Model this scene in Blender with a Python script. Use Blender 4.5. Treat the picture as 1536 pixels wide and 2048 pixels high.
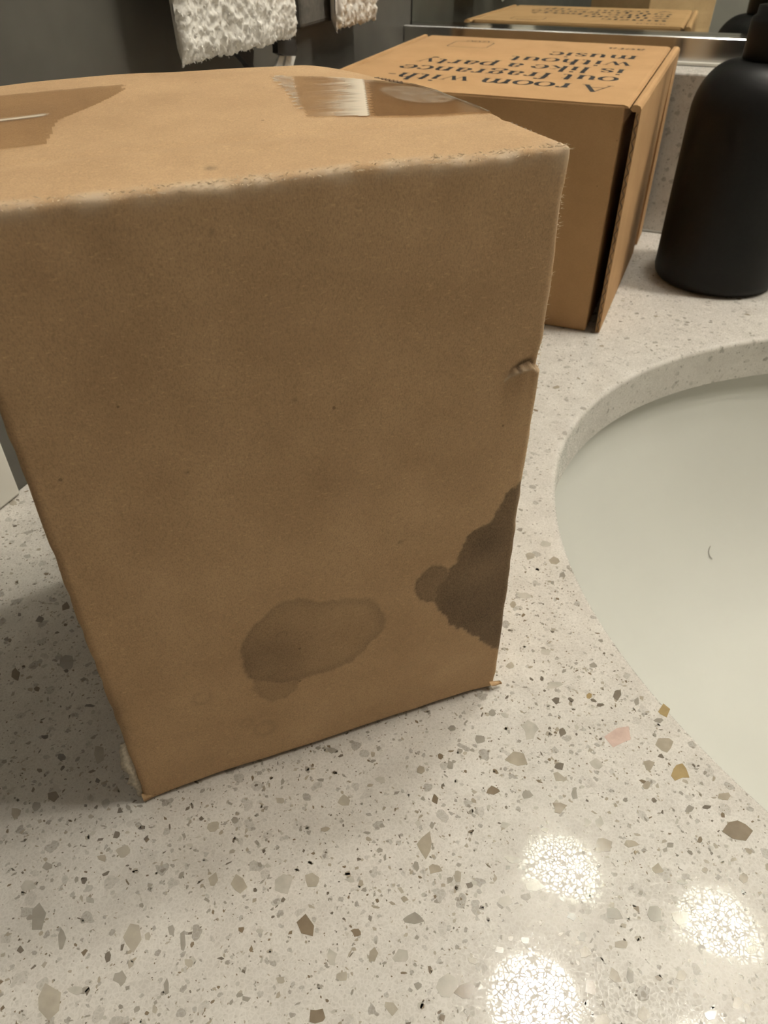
import bpy, bmesh, math, random
import numpy as np
from mathutils import Vector, Matrix

for o in list(bpy.data.objects):
    bpy.data.objects.remove(o, do_unlink=True)
scene = bpy.context.scene
C = scene.collection
random.seed(7)
rng = np.random.default_rng(11)

# ------------------------------------------------------------------ camera
# metres; counter top is z = 0, mirror wall is y = +, camera stands over x = y = 0
H = 0.176
FPX = 1485.0
R_ = Vector((0.931446, 0.363872, -0.002274))
U_ = Vector((-0.226438, 0.584509, 0.77915))
F_ = Vector((-0.28484, 0.725222, -0.626833))
CAM = Vector((0, 0, H))
cam = bpy.data.cameras.new('camera')
cam.sensor_fit = 'HORIZONTAL'
cam.sensor_width = 36.0
cam.lens = FPX / 1536 * 36
cam.clip_start = 0.005
cam.dof.use_dof = True
cam.dof.focus_distance = 0.17
cam.dof.aperture_fstop = 64
camo = bpy.data.objects.new('camera', cam)
camo.matrix_world = Matrix(((R_.x, U_.x, -F_.x, 0), (R_.y, U_.y, -F_.y, 0), (R_.z, U_.z, -F_.z, H), (0, 0, 0, 1)))
C.objects.link(camo)
scene.camera = camo

# ------------------------------------------------------------------ world, exposure
w = bpy.data.worlds.new('room_world')
scene.world = w
w.use_nodes = True
w.node_tree.nodes['Background'].inputs[0].default_value = (1.0, 0.93, 0.82, 1)
w.node_tree.nodes['Background'].inputs[1].default_value = 0.01
scene.view_settings.view_transform = 'Standard'
scene.view_settings.look = 'None'
scene.view_settings.gamma = 1
scene.view_settings.use_curve_mapping = False
scene.view_settings.exposure = 0.27
LAMP_STRENGTH = 140.0
LAMP_COLOR = (1.0, 0.94, 0.845, 1)

# ------------------------------------------------------------------ helpers
def ray(px, py):
    return F_ + R_ * ((px - 768) / FPX) - U_ * ((py - 1024) / FPX)

def on_z(px, py, z=0.0):
    d = ray(px, py)
    return CAM + d * ((z - H) / d.z)

def on_x(px, py, x):
    d = ray(px, py)
    return CAM + d * (x / d.x)

def on_plane(px, py, o, n):
    d = ray(px, py)
    return CAM + d * ((o - CAM).dot(n) / d.dot(n))

def tag(o, label=None, cat=None, group=None, kind=None):
    if label: o['label'] = label
    if cat: o['category'] = cat
    if group: o['group'] = group
    if kind: o['kind'] = kind
    return o

def empty(name, loc=(0, 0, 0), rz=0):
    o = bpy.data.objects.new(name, None)
    o.empty_display_size = 0.02
    o.location = loc
    o.rotation_euler = (0, 0, rz)
    C.objects.link(o)
    return o

def mesh_obj(name, verts, faces, m, parent=None, smooth=False, loc=None):
    me = bpy.data.meshes.new(name)
    me.from_pydata([tuple(v) for v in verts], [], faces)
    me.validate()
    me.update()
    if m: me.materials.append(m)
    if smooth:
        me.polygons.foreach_set('use_smooth', [True] * len(me.polygons))
    o = bpy.data.objects.new(name, me)
    if parent: o.parent = parent
    if loc: o.location = loc
    C.objects.link(o)
    return o

def bm_obj(name, bm, m, parent=None, smooth=False):
    me = bpy.data.meshes.new(name)
    bmesh.ops.recalc_face_normals(bm, faces=bm.faces[:])
    bm.to_mesh(me)
    bm.free()
    if m: me.materials.append(m)
    if smooth:
        me.polygons.foreach_set('use_smooth', [True] * len(me.polygons))
    o = bpy.data.objects.new(name, me)
    if parent: o.parent = parent
    C.objects.link(o)
    return o

def box_bm(x0, x1, y0, y1, z0, z1, bev=0.0, seg=2):
    bm = bmesh.new()
    vs = [bm.verts.new((x, y, z)) for x in (x0, x1) for y in (y0, y1) for z in (z0, z1)]
    for f in ((0, 1, 3, 2), (4, 6, 7, 5), (0, 4, 5, 1), (2, 3, 7, 6), (0, 2, 6, 4), (1, 5, 7, 3)):
        bm.faces.new([vs[i] for i in f])
    bmesh.ops.recalc_face_normals(bm, faces=bm.faces[:])
    if bev:
        bmesh.ops.bevel(bm, geom=bm.edges[:], offset=bev, segments=seg, affect='EDGES', profile=0.5)
    return bm

def lathe_bm(profile, n=64, center=(0, 0)):
    bm = bmesh.new()
    rings = []
    for r, z in profile:
        if r < 1e-6:
            rings.append([bm.verts.new((center[0], center[1], z))])
        else:
            rings.append([bm.verts.new((center[0] + r * math.cos(2 * math.pi * k / n), center[1] + r * math.sin(2 * math.pi * k / n), z)) for k in range(n)])
    for a, b in zip(rings, rings[1:]):
        for k in range(n):
            k2 = (k + 1) % n
            if len(a) == 1 and len(b) == 1: continue
            if len(a) == 1: bm.faces.new((a[0], b[k2], b[k]))
            elif len(b) == 1: bm.faces.new((a[k], a[k2], b[0]))
            else: bm.faces.new((a[k], a[k2], b[k2], b[k]))
    return bm

def tube(pts, r, n=12):
    """verts, faces of a tube along pts (closed ends)"""
    pts = [Vector(p) for p in pts]
    V, Fc = [], []
    for i, p in enumerate(pts):
        t = (pts[min(i + 1, len(pts) - 1)] - pts[max(i - 1, 0)]).normalized()
        a = t.orthogonal().normalized() if i == 0 else (a - t * a.dot(t)).normalized()
        b = t.cross(a)
        for k in range(n):
            th = 2 * math.pi * k / n
            V.append(p + (a * math.cos(th) + b * math.sin(th)) * r)
    for i in range(len(pts) - 1):
        for k in range(n):
            k2 = (k + 1) % n
            Fc.append((i * n + k, i * n + k2, (i + 1) * n + k2, (i + 1) * n + k))
    Fc.append(tuple(range(n))[::-1])
    Fc.append(tuple(range((len(pts) - 1) * n, len(pts) * n)))
    return V, Fc

def vnoise(x, y, s, seed=0):
    """cheap 2D value noise, numpy, -1..1"""
    r = np.random.default_rng(seed)
    T = r.uniform(-1, 1, (64, 64))
    x = np.asarray(x) * s + 1000.0; y = np.asarray(y) * s + 1000.0
    xi = np.floor(x).astype(int); yi = np.floor(y).astype(int)
    fx = x - xi; fy = y - yi
    fx = fx * fx * (3 - 2 * fx); fy = fy * fy * (3 - 2 * fy)
    g = lambda a, b: T[a % 64, b % 64]
    return (g(xi, yi) * (1 - fx) + g(xi + 1, yi) * fx) * (1 - fy) + (g(xi, yi + 1) * (1 - fx) + g(xi + 1, yi + 1) * fx) * fy

def poly_sdf(px, py, poly):
    """signed distance, negative inside; numpy"""
    P = np.array(poly, float)
    d = np.full(px.shape, 1e9)
    inside = np.zeros(px.shape, bool)
    for i in range(len(P)):
        a, b = P[i], P[(i + 1) % len(P)]
        ex, ey = b - a
        wx, wy = px - a[0], py - a[1]
        t = np.clip((wx * ex + wy * ey) / (ex * ex + ey * ey + 1e-20), 0, 1)
        d = np.minimum(d, np.hypot(wx - ex * t, wy - ey * t))
        c = ((a[1] > py) != (b[1] > py)) & (px < (b[0] - a[0]) * (py - a[1]) / (b[1] - a[1] + 1e-20) + a[0])
        inside ^= c
    return np.where(inside, -d, d)

# ------------------------------------------------------------------ materials
class NT:
    def __init__(self, name):
        self.m = bpy.data.materials.new(name)
        self.m.use_nodes = True
        self.t = self.m.node_tree
        self.b = self.t.nodes['Principled BSDF']
        self.out = self.t.nodes['Material Output']
    def n(self, typ, **kw):
        nd = self.t.nodes.new(typ)
        for k, v in kw.items(): setattr(nd, k, v)
        return nd
    def l(self, a, b): self.t.links.new(a, b)
    def coord(self, scale=(1, 1, 1), rot=(0, 0, 0)):
        c = self.n('ShaderNodeTexCoord')
        mp = self.n('ShaderNodeMapping')
        mp.inputs['Scale'].default_value = scale
        mp.inputs['Rotation'].default_value = rot
        self.l(c.outputs['Object'], mp.inputs['Vector'])
        return mp.outputs['Vector']
    def noise(self, vec, scale, detail=3, rough=0.55):
        nd = self.n('ShaderNodeTexNoise')
        nd.inputs['Scale'].default_value = scale
        nd.inputs['Detail'].default_value = detail
        nd.inputs['Roughness'].default_value = rough
        self.l(vec, nd.inputs['Vector'])
        return nd.outputs['Fac']
    def ramp(self, fac, stops):
        r = self.n('ShaderNodeValToRGB')
        e = r.color_ramp.elements
        while len(e) < len(stops): e.new(0.5)
        for i, (p, c) in enumerate(stops):
            e[i].position = p
            e[i].color = (c, c, c, 1) if not hasattr(c, '__len__') else tuple(c) + (1,)
        self.l(fac, r.inputs[0])
        return r.outputs[0]
    def mix(self, fac, a, b, blend='MIX'):
        x = self.n('ShaderNodeMix', data_type='RGBA', blend_type=blend)
        for s, v in ((x.inputs[0], fac), (x.inputs[6], a), (x.inputs[7], b)):
            if hasattr(v, 'links') or isinstance(v, bpy.types.NodeSocket): self.l(v, s)
            elif hasattr(v, '__len__'): s.default_value = tuple(v) + ((1,) if len(v) == 3 else ())
            else: s.default_value = v
        return x.outputs[2]
    def math(self, op, a, b=0.0):
        x = self.n('ShaderNodeMath', operation=op)
        for s, v in ((x.inputs[0], a), (x.inputs[1], b)):
            if isinstance(v, bpy.types.NodeSocket): self.l(v, s)
            else: s.default_value = v
        return x.outputs[0]
    def set(self, **kw):
        for k, v in kw.items():
            s = self.b.inputs[k.replace('_', ' ')]
            if isinstance(v, bpy.types.NodeSocket): self.l(v, s)
            elif hasattr(v, '__len__'): s.default_value = tuple(v) + ((1,) if len(v) == 3 else ())
            else: s.default_value = v
        return self
    def bump(self, h, strength, dist):
        b = self.n('ShaderNodeBump')
        b.inputs['Strength'].default_value = strength
        b.inputs['Distance'].default_value = dist
        self.l(h, b.inputs['Height'])
        self.l(b.outputs[0], self.b.inputs['Normal'])

def simple(name, col, rough=0.5, metal=0.0, grain=0.0, gscale=200, bump=0.0):
    t = NT(name)
    v = t.coord()
    if grain:
        f = t.noise(v, gscale, 4)
        lo = tuple(c * (1 - grain) for c in col); hi = tuple(min(1, c * (1 + grain)) for c in col)
        t.set(Base_Color=t.ramp(f, [(0.3, lo), (0.7, hi)]))
        if bump: t.bump(f, bump, 0.001)
    else:
        t.set(Base_Color=col)
    t.set(Roughness=rough, Metallic=metal)
    return t.m

def quartz_mat(name, specks=1.0):
    t = NT(name)
    v = t.coord()
    base = t.ramp(t.noise(v, 90, 4), [(0.3, (0.535, 0.505, 0.455)), (0.7, (0.635, 0.605, 0.550))])
    fine = t.noise(v, 1400, 2)
    base = t.mix(t.ramp(fine, [(0.56, 0.0), (0.72, 0.45)]), base, (0.36, 0.325, 0.27))
    for sc, th, amt, rnd in ((520, 0.30, 0.65, 0.62), (210, 0.30, 0.6 * specks, 0.55)):
        # distort the coordinates a little so that specks are ragged
        nz = t.n('ShaderNodeTexNoise'); nz.inputs['Scale'].default_value = sc * 1.3
        t.l(v, nz.inputs['Vector'])
        ad = t.n('ShaderNodeVectorMath', operation='MULTIPLY_ADD')
        t.l(nz.outputs['Color'], ad.inputs[0]); ad.inputs[1].default_value = (0.9 / sc,) * 3; t.l(v, ad.inputs[2])
        vo = t.n('ShaderNodeTexVoronoi'); vo.inputs['Scale'].default_value = sc
        t.l(ad.outputs[0], vo.inputs['Vector'])
        sep = t.n('ShaderNodeSeparateColor'); t.l(vo.outputs['Color'], sep.inputs[0])
        pick = t.math('GREATER_THAN', sep.outputs[0], rnd)
        near = t.math('LESS_THAN', vo.outputs['Distance'], th)
        fac = t.math('MULTIPLY', t.math('MULTIPLY', pick, near), t.math('MULTIPLY', sep.outputs[1], amt))
        base = t.mix(fac, base, (0.17, 0.145, 0.11))
    # polished, with fine matt grain boundaries that break up reflections
    vc = t.n('ShaderNodeTexVoronoi', feature='DISTANCE_TO_EDGE'); vc.inputs['Scale'].default_value = 1000
    t.l(v, vc.inputs['Vector'])
    nz = t.math('MULTIPLY', t.math('SUBTRACT', t.noise(v, 500, 2), 0.5), 0.22)
    t.set(Base_Color=base, Roughness=t.ramp(t.math('SUBTRACT', vc.outputs['Distance'], nz), [(0.07, 0.45), (0.13, 0.045)]), IOR=1.55)
    t.bump(t.noise(v, 800, 2), 0.4, 0.000006)
    return t.m

def cardboard_mat(name, lo, hi, stain=False, fleck=1.0):
    t = NT(name)
    v = t.coord()
    big = t.noise(v, 38, 5, 0.6)
    col = t.ramp(big, [(0.3, lo), (0.7, hi)])
    fib = t.noise(t.coord((1, 1, 0.55), (0.35, 0.95, 0.3)), 3600, 4)
    fib2 = t.noise(t.coord((0.35, 1, 1), (0.2, 0.7, 0.4)), 2800, 3)
    col = t.mix(t.ramp(fib, [(0.34, 0.42 * fleck), (0.54, 0.0)]), col, tuple(c * 0.55 for c in lo))
    col = t.mix(t.ramp(fib2, [(0.58, 0.0), (0.78, 0.5 * fleck)]), col, tuple(min(1, c * 1.45) for c in hi))
    vo = t.n('ShaderNodeTexVoronoi'); vo.inputs['Scale'].default_value = 160
    t.l(v, vo.inputs['Vector'])
    sep = t.n('ShaderNodeSeparateColor'); t.l(vo.outputs['Color'], sep.inputs[0])
    fl = t.math('MULTIPLY', t.math('LESS_THAN', vo.outputs['Distance'], 0.055), t.math('GREATER_THAN', sep.outputs[0], 0.72))
    col = t.mix(t.math('MULTIPLY', fl, 0.55), col, (0.09, 0.05, 0.025))
    if stain:
        for nm, c in (('stain', (0.062, 0.042, 0.025)), ('scuff', (0.62, 0.50, 0.36))):
            a = t.n('ShaderNodeAttribute', attribute_name=nm)
            f = t.math('MULTIPLY', a.outputs['Fac'], t.ramp(fib, [(0.3, 1.0), (0.75, 0.72)]))
            col = t.mix(f, col, c)
    t.set(Base_Color=col, Roughness=0.82, Specular_IOR_Level=0.25)
    t.bump(t.math('ADD', fib, t.math('MULTIPLY', big, 1.5)), 0.2, 0.00018)
    return t.m

M = {}
M['quartz'] = quartz_mat('speckled_quartz')
M['wall'] = simple('dark_grey_wall_paint', (0.080, 0.075, 0.062), 0.6, 0, 0.16, 30, 0.15)
M['wall_back'] = simple('grey_wall_paint', (0.13, 0.13, 0.115), 0.6, 0, 0.08, 30)
M['wall_light'] = simple('pale_wall_paint', (0.46, 0.43, 0.38), 0.7, 0, 0.05, 20)
M['ceiling'] = simple('ceiling_paint', (0.75, 0.73, 0.68), 0.8, 0, 0.04, 20)
M['floor'] = simple('floor_tile', (0.30, 0.28, 0.25), 0.4, 0, 0.15, 12)
M['trim'] = simple('white_trim_paint', (0.72, 0.70, 0.63), 0.45, 0, 0.04, 60)
M['mirror'] = simple('mirror_silver', (0.80, 0.84, 0.80), 0.0, 1.0)
M['rail'] = simple('polished_metal', (0.78, 0.77, 0.74), 0.16, 1.0, 0.05, 90)
M['chrome'] = simple('chrome', (0.75, 0.75, 0.75), 0.08, 1.0)
M['ceramic'] = simple('white_ceramic', (0.625, 0.625, 0.570), 0.12, 0, 0.02, 15)
M['black'] = simple('matte_black', (0.0046, 0.0044, 0.0040), 0.5, 0, 0.25, 400, 0.05)
M['black'].node_tree.nodes['Principled BSDF'].inputs['Specular IOR Level'].default_value = 0.22
M['ink'] = simple('black_ink', (0.011, 0.010, 0.010), 0.75, 0, 0.2, 900)
M['ink_thin'] = simple('faded_ink', (0.10, 0.06, 0.032), 0.8, 0, 0.2, 900)
M['card1'] = cardboard_mat('kraft_cardboard_stained', (0.410, 0.262, 0.138), (0.525, 0.352, 0.192), True)
M['card2'] = cardboard_mat('kraft_cardboard_smooth', (0.42, 0.250, 0.115), (0.49, 0.300, 0.145), False, 0.5)
M['flute'] = simple('corrugated_core', (0.16, 0.10, 0.055), 0.9, 0, 0.4, 700)
M['torn'] = simple('torn_paper', (0.48, 0.42, 0.33), 0.9, 0, 0.3, 900, 0.3)
M['fibre'] = simple('paper_fibre', (0.66, 0.53, 0.36), 0.9, 0, 0.2, 900)
M['terry'] = simple('white_terry', (0.74, 0.71, 0.65), 0.95, 0, 0.10, 900, 0.3)
M['band'] = simple('black_band', (0.012, 0.011, 0.010), 0.7, 0, 0.2, 500)
M['ribbon'] = simple('grey_ribbon', (0.60, 0.59, 0.55), 0.7, 0, 0.15, 500)
M['charcoal'] = simple('charcoal_towel_shade', (0.075, 0.070, 0.060), 0.9, 0, 0.25, 300, 0.2)  # dark tone that stands in for shade on the second towel
M['hair'] = simple('dark_hair', (0.10, 0.07, 0.05), 0.5)
M['caulk'] = simple('grey_caulk', (0.40, 0.39, 0.34), 0.5, 0, 0.1, 300)

# tape: clear, wets the paper behind it, glossy; crinkled white where the glue let go
t = NT('clear_packing_tape')
tr = t.n('ShaderNodeBsdfTransparent'); tr.inputs[0].default_value = (0.83, 0.79, 0.74, 1)
gl = t.n('ShaderNodeBsdfGlossy'); gl.inputs['Roughness'].default_value = 0.13
df = t.n('ShaderNodeBsdfDiffuse'); df.inputs[0].default_value = (0.80, 0.71, 0.56, 1)
lw = t.n('ShaderNodeLayerWeight'); lw.inputs[0].default_value = 0.10
a = t.n('ShaderNodeAttribute', attribute_name='crinkle')
m1 = t.n('ShaderNodeMixShader'); m2 = t.n('ShaderNodeMixShader')
t.l(a.outputs['Fac'], m1.inputs[0]); t.l(tr.outputs[0], m1.inputs[1]); t.l(df.outputs[0], m1.inputs[2])
t.l(t.math('MULTIPLY', lw.outputs['Fresnel'], 0.6), m2.inputs[0]); t.l(m1.outputs[0], m2.inputs[1]); t.l(gl.outputs[0], m2.inputs[2])
t.l(m2.outputs[0], t.out.inputs[0])
M['tape'] = t.m

def emit_mat(name, col, strength):
    t = NT(name)
    t.set(Base_Color=(0.9, 0.9, 0.85), Roughness=0.3, Emission_Color=col, Emission_Strength=strength)
    return t.m
M['shade'] = emit_mat('glowing_frosted_glass', LAMP_COLOR, LAMP_STRENGTH * 0.022)
M['bulb'] = emit_mat('frosted_bulb', LAMP_COLOR, LAMP_STRENGTH)

# ------------------------------------------------------------------ the room
XL = -0.2189            # left wall
YM = 0.6136             # mirror plane
YW = YM + 0.006         # back wall
XR, YF, ZC, ZF = 1.75, -1.35, 1.56, -0.86
HB, YB = 0.0982, 0.5674 # back splash height and its front face

def struct(name, bm, m):
    o = bm_obj(name, bm, m)
    o['kind'] = 'structure'
    return o
struct('floor', box_bm(XL - 0.1, XR + 0.1, YF - 0.1, YW + 0.1, ZF - 0.1, ZF), M['floor'])
struct('ceiling', box_bm(XL - 0.1, XR + 0.1, YF - 0.1, YW + 0.1, ZC, ZC + 0.1), M['ceiling'])
struct('wall_left', box_bm(XL - 0.1, XL, YF - 0.1, YW + 0.1, ZF, ZC), M['wall'])
struct('wall_back', box_bm(XL, XR, YW, YW + 0.1, ZF, ZC), M['wall_back'])
struct('wall_right', box_bm(XR, XR + 0.1, YF - 0.1, YW + 0.1, ZF, ZC), M['wall_light'])
struct('wall_front', box_bm(XL, XR, YF - 0.1, YF, ZF, ZC), M['wall_light'])
e = on_x(29, 981, XL)
struct('trim_1', box_bm(XL, XL + 0.003, -0.03, e.y, 0.0004, 0.055, 0.001), M['trim'])

# ------------------------------------------------------------------ counter with the sink cut out
SX, SY, SA, SB = 0.2279, 0.2701, 0.2529, 0.1962
TH = 0.022
counter = None
def build_counter():
    x0, x1, y0, y1 = XL + 0.0003, 1.05, -0.03, YW - 0.0005
    N = 192
    ang = [2 * math.pi * k / N for k in range(N)]
    for cx, cy in ((x0, y0), (x1, y0), (x0, y1), (x1, y1)):
        a0 = math.atan2((cy - SY) / SB, (cx - SX) / SA) % (2 * math.pi)
        k = min(range(N), key=lambda i: abs((ang[i] - a0 + math.pi) % (2 * math.pi) - math.pi))
        ang[k] = a0
    def outer(a):
        dx, dy = SA * math.cos(a), SB * math.sin(a)
        s = 1e9
        if dx > 1e-9: s = min(s, (x1 - SX) / dx)
        if dx < -1e-9: s = min(s, (x0 - SX) / dx)
        if dy > 1e-9: s = min(s, (y1 - SY) / dy)
        if dy < -1e-9: s = min(s, (y0 - SY) / dy)
        return SX + dx * s, SY + dy * s
    rings = []
    rr = 0.0022
    prof = [('o', 0.0)]
    rings.append([(outer(a)[0], outer(a)[1], -TH) for a in ang])
    rings.append([(outer(a)[0], outer(a)[1], 0.0) for a in ang])
    for k in range(6):
        th = math.pi / 2 * k / 5
        off = rr * (1 - math.sin(th)); dz = -rr * (1 - math.cos(th))
        rings.append([(SX + (SA + off) * math.cos(a), SY + (SB + off) * math.sin(a), dz) for a in ang])
    rings.append([(SX + SA * math.cos(a), SY + SB * math.sin(a), -TH) for a in ang])
    V = [p for r in rings for p in r]
    Fc = []
    L = len(rings)
    for i in range(L):
        j = (i + 1) % L
        for k in range(N):
            k2 = (k + 1) % N
            Fc.append((i * N + k, i * N + k2, j * N + k2, j * N + k))
    o = mesh_obj('countertop', V, Fc, M['quartz'])
    bm = bmesh.new(); bm.from_mesh(o.data); bmesh.ops.recalc_face_normals(bm, faces=bm.faces[:])
    for f in bm.faces:
        f.smooth = f.calc_area() < 3e-5
    bm.to_mesh(o.data); bm.free()
    tag(o, 'white speckled stone countertop with an oval sink cut-out', 'countertop')
    return o
counter = build_counter()

bs = bm_obj('backsplash', box_bm(XL + 0.0004, 1.05, YB, YW - 0.0006, 0.0001, HB, 0.0012), M['quartz'])
tag(bs, 'low speckled stone backsplash along the back of the counter', 'backsplash')
V, Fc = tube([(XL + 0.002, YB - 0.0004, 0.0006), (0.4, YB - 0.0004, 0.0006), (1.04, YB - 0.0004, 0.0006)], 0.0010, 8)
mesh_obj('caulk_bead', V, Fc, M['caulk'], bs, True)

# stone chips of the counter -----------------------------------------------------------
chip_cols = dict(t=(0.36, 0.315, 0.245), b=(0.20, 0.155, 0.105), g=(0.31, 0.285, 0.24), d=(0.165, 0.14, 0.11),
                 p=(0.47, 0.44, 0.38), o=(0.34, 0.25, 0.12), k=(0.56, 0.42, 0.36), q=(0.40, 0.36, 0.29))
chip_m = {}
for k, c in chip_cols.items():
    tt = NT('stone_chip_' + {'t': 'tan', 'b': 'brown', 'g': 'grey', 'd': 'dark', 'p': 'pale', 'o': 'ochre', 'k': 'pink', 'q': 'beige'}[k])
    v = tt.coord()
    f = tt.noise(v, 260, 4)
    tt.set(Base_Color=tt.ramp(f, [(0.3, tuple(x * 0.86 for x in c)), (0.7, tuple(x * 1.12 for x in c))]), Roughness=0.14, IOR=1.55)
    chip_m[k] = tt.m

CH = """850 1690 47 53 t|615 1857 42 56 b|264 1874 52 66 q|94 2009 60 78 q|76 1836 36 58 g|56 1769 42 30 p|94 1733 27 24 g|123 1880 18 54 g|478 1766 36 42 q|428 1760 27 30 q
565 1769 48 54 p|624 1760 30 30 q|826 1836 48 24 g|747 1906 25 36 t|803 1912 42 27 p|712 1865 21 18 b|333 1977 16 42 g|240 1956 28 33 g|216 1915 15 28 d|343 1860 15 27 g
366 1883 14 52 g|378 1925 22 18 q|636 2033 36 36 b|890 1974 54 54 p|832 1731 18 30 g|870 1737 30 24 t|205 1716 27 15 t|249 1702 34 26 q|234 1669 17 21 d|425 1652 27 24 q
650 1658 20 12 t|809 1798 18 18 t|782 2015 30 36 q|685 1953 30 20 q|662 1915 24 36 p|985 1581 31 23 b|1053 1591 33 19 g|1148 1587 15 31 g|1119 1616 31 29 b|1293 1570 19 23 t
1449 1593 33 21 t|1413 1614 19 11 d|1378 1618 20 17 g|1473 1663 60 44 b|1459 1572 28 24 q|1206 1690 35 37 b|1262 1688 33 19 t|1200 1647 23 25 p|1175 1645 21 21 p|1314 1738 29 23 t
1488 1755 25 25 b|1364 1765 22 17 g|1308 1831 33 41 g|1360 1835 40 34 b|1229 1829 41 35 g|1244 1889 31 23 t|1169 1906 27 25 t|1229 1953 33 39 t|1260 1951 21 41 g|1182 1976 33 41 b
933 1980 50 48 b|1144 1833 21 19 d|939 1771 17 15 d|1008 1802 40 28 p|1028 1719 40 20 p|1070 1771 40 28 p|946 1922 29 17 q|1202 2040 37 29 t|1476 2005 25 33 t|1364 1953 25 25 q
1442 1784 19 11 d|917 1752 17 29 q|1165 1873 20 26 g|1236 1472 54 52 k|1332 1487 46 39 t|1361 1543 42 44 o|1327 1421 24 29 o|1034 1516 46 42 t|1061 1460 37 39 p|1107 1370 41 22 p
1112 1402 17 24 d|1234 1389 17 25 d|1178 1393 15 15 o|1200 1410 22 11 d|1273 1402 16 16 g|1275 1365 24 29 g|1297 1531 27 32 t|1192 1529 25 25 p|1119 1531 25 20 d
1126 1465 17 20 d|1317 1441 25 11 g|1224 1299 30 10 g|1109 1121 20 18 t|1061 1111 19 19 q|1109 1084 22 18 g|1090 1088 29 15 p|1124 1150 14 14 g|1048 1192 34 12 p|1026 1209 15 17 t
1092 1304 26 14 p|1187 1331 20 15 g|985 1426 15 18 g|1117 1555 34 24 q|105 1593 29 26 b|33 1626 27 26 t|72 1613 20 20 g|196 1505 26 44 q|123 1514 18 18 d|90 1474 20 11 d
136 1325 31 31 g|31 1347 18 31 b|79 1239 18 15 d|132 1213 20 20 b|180 1411 22 9 d|13 1279 14 11 d|75 1378 14 10 b|24 1006 18 16 q|257 1615 12 13 g|240 1622 14 14 d
1410 1740 14 14 b|1340 1690 16 12 g|1500 1900 30 22 q|1290 2030 28 34 q|1420 2030 30 26 p|1050 1880 24 16 p|1000 1900 22 16 p|560 1960 22 16 q|480 1990 18 12 g|520 1730 14 10 g
300 1770 16 10 g|150 1980 30 20 p|40 1900 15 18 d|180 1800 22 16 p|700 1760 20 14 p|760 1700 16 12 g|690 1600 30 22 q|640 1560 16 10 g|760 1560 24 14 p|840 1540 22 16 t
900 1530 16 20 g|560 1600 20 14 q|470 1640 14 16 g|380 1690 16 10 p|1400 1680 16 14 b|1250 1600 14 10 g|1010 1650 22 16 p|1090 1660 14 12 q|870 1600 16 22 b|960 1480 26 20 g
665 1500 26 14 g|905 1455 18 14 g|880 1512 14 16 b|1010 1430 22 14 p|1020 1330 18 14 q"""
chips = []
for row in CH.split('\n'):
    for c in row.split('|'):
        p = c.split()
        chips.append((float(p[0]), float(p[1]), float(p[2]), float(p[3]), p[4]))

def in_sink(x, y, m=0.004):
    return ((x - SX) / (SA + m)) ** 2 + ((y - SY) / (SB + m)) ** 2 < 1

def chip_outline(n, jag):
    pts = []
    ph = random.random() * 6.28
    for k in range(n):
        a = ph + 2 * math.pi * (k + random.uniform(-0.3, 0.3)) / n
        r = random.uniform(1 - jag, 1.08)
        pts.append((math.cos(a) * r, math.sin(a) * r))
    return pts

def chip_prism(name, poly, m, parent):
    n = len(poly)
    V = [(x, y, 0.00005) for x, y in poly] + [(x, y, -0.0006) for x, y in poly]
    Fc = [tuple(range(n))] + [(k, n + k, n + (k + 1) % n, (k + 1) % n) for k in range(n)]
    if sum(poly[k][0] * poly[(k + 1) % n][1] - poly[(k + 1) % n][0] * poly[k][1] for k in range(n)) < 0:
        Fc[0] = Fc[0][::-1]
    return mesh_obj(name, V, Fc, m, parent)

taken = []
for px, py, wpx, hpx, tone in chips:
    poly = []
    bad = False
    for u, v in chip_outline(random.choice((5, 6, 7, 8)), 0.45):
        p = on_z(px + u * wpx * 0.53, py + v * hpx * 0.53)
        if in_sink(p.x, p.y, 0.0026) or p.x < XL: bad = True
        poly.append((p.x, p.y))
    if bad and tone not in 'o': continue
    chip_prism('stone_chip', poly, chip_m[tone], counter)
    c = on_z(px, py)
    taken.append((c.x, c.y, 0.5 * wpx * 0.00016))
# more chips where the photograph shows them too small to copy one by one
tones = 'tgqpgtdbqpgt'
cnt = 0
while cnt < 140:
    x, y = random.uniform(XL + 0.005, 0.34), random.uniform(0.15, 0.56)
    if in_sink(x, y, 0.008): continue
    r = random.uniform(0.0011, 0.0024)
    if any((x - a) ** 2 + (y - b) ** 2 < (r + c + 0.002) ** 2 for a, b, c in taken): continue
    th = random.random() * 3.14; asp = random.uniform(0.45, 0.95)
    poly = []
    for u, v in chip_outline(7, 0.35):
        u *= r; v *= r * asp
        poly.append((x + u * math.cos(th) - v * math.sin(th), y + u * math.sin(th) + v * math.cos(th)))
    chip_prism('stone_chip', poly, chip_m[random.choice(tones)], counter)
    taken.append((x, y, r)); cnt += 1
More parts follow.
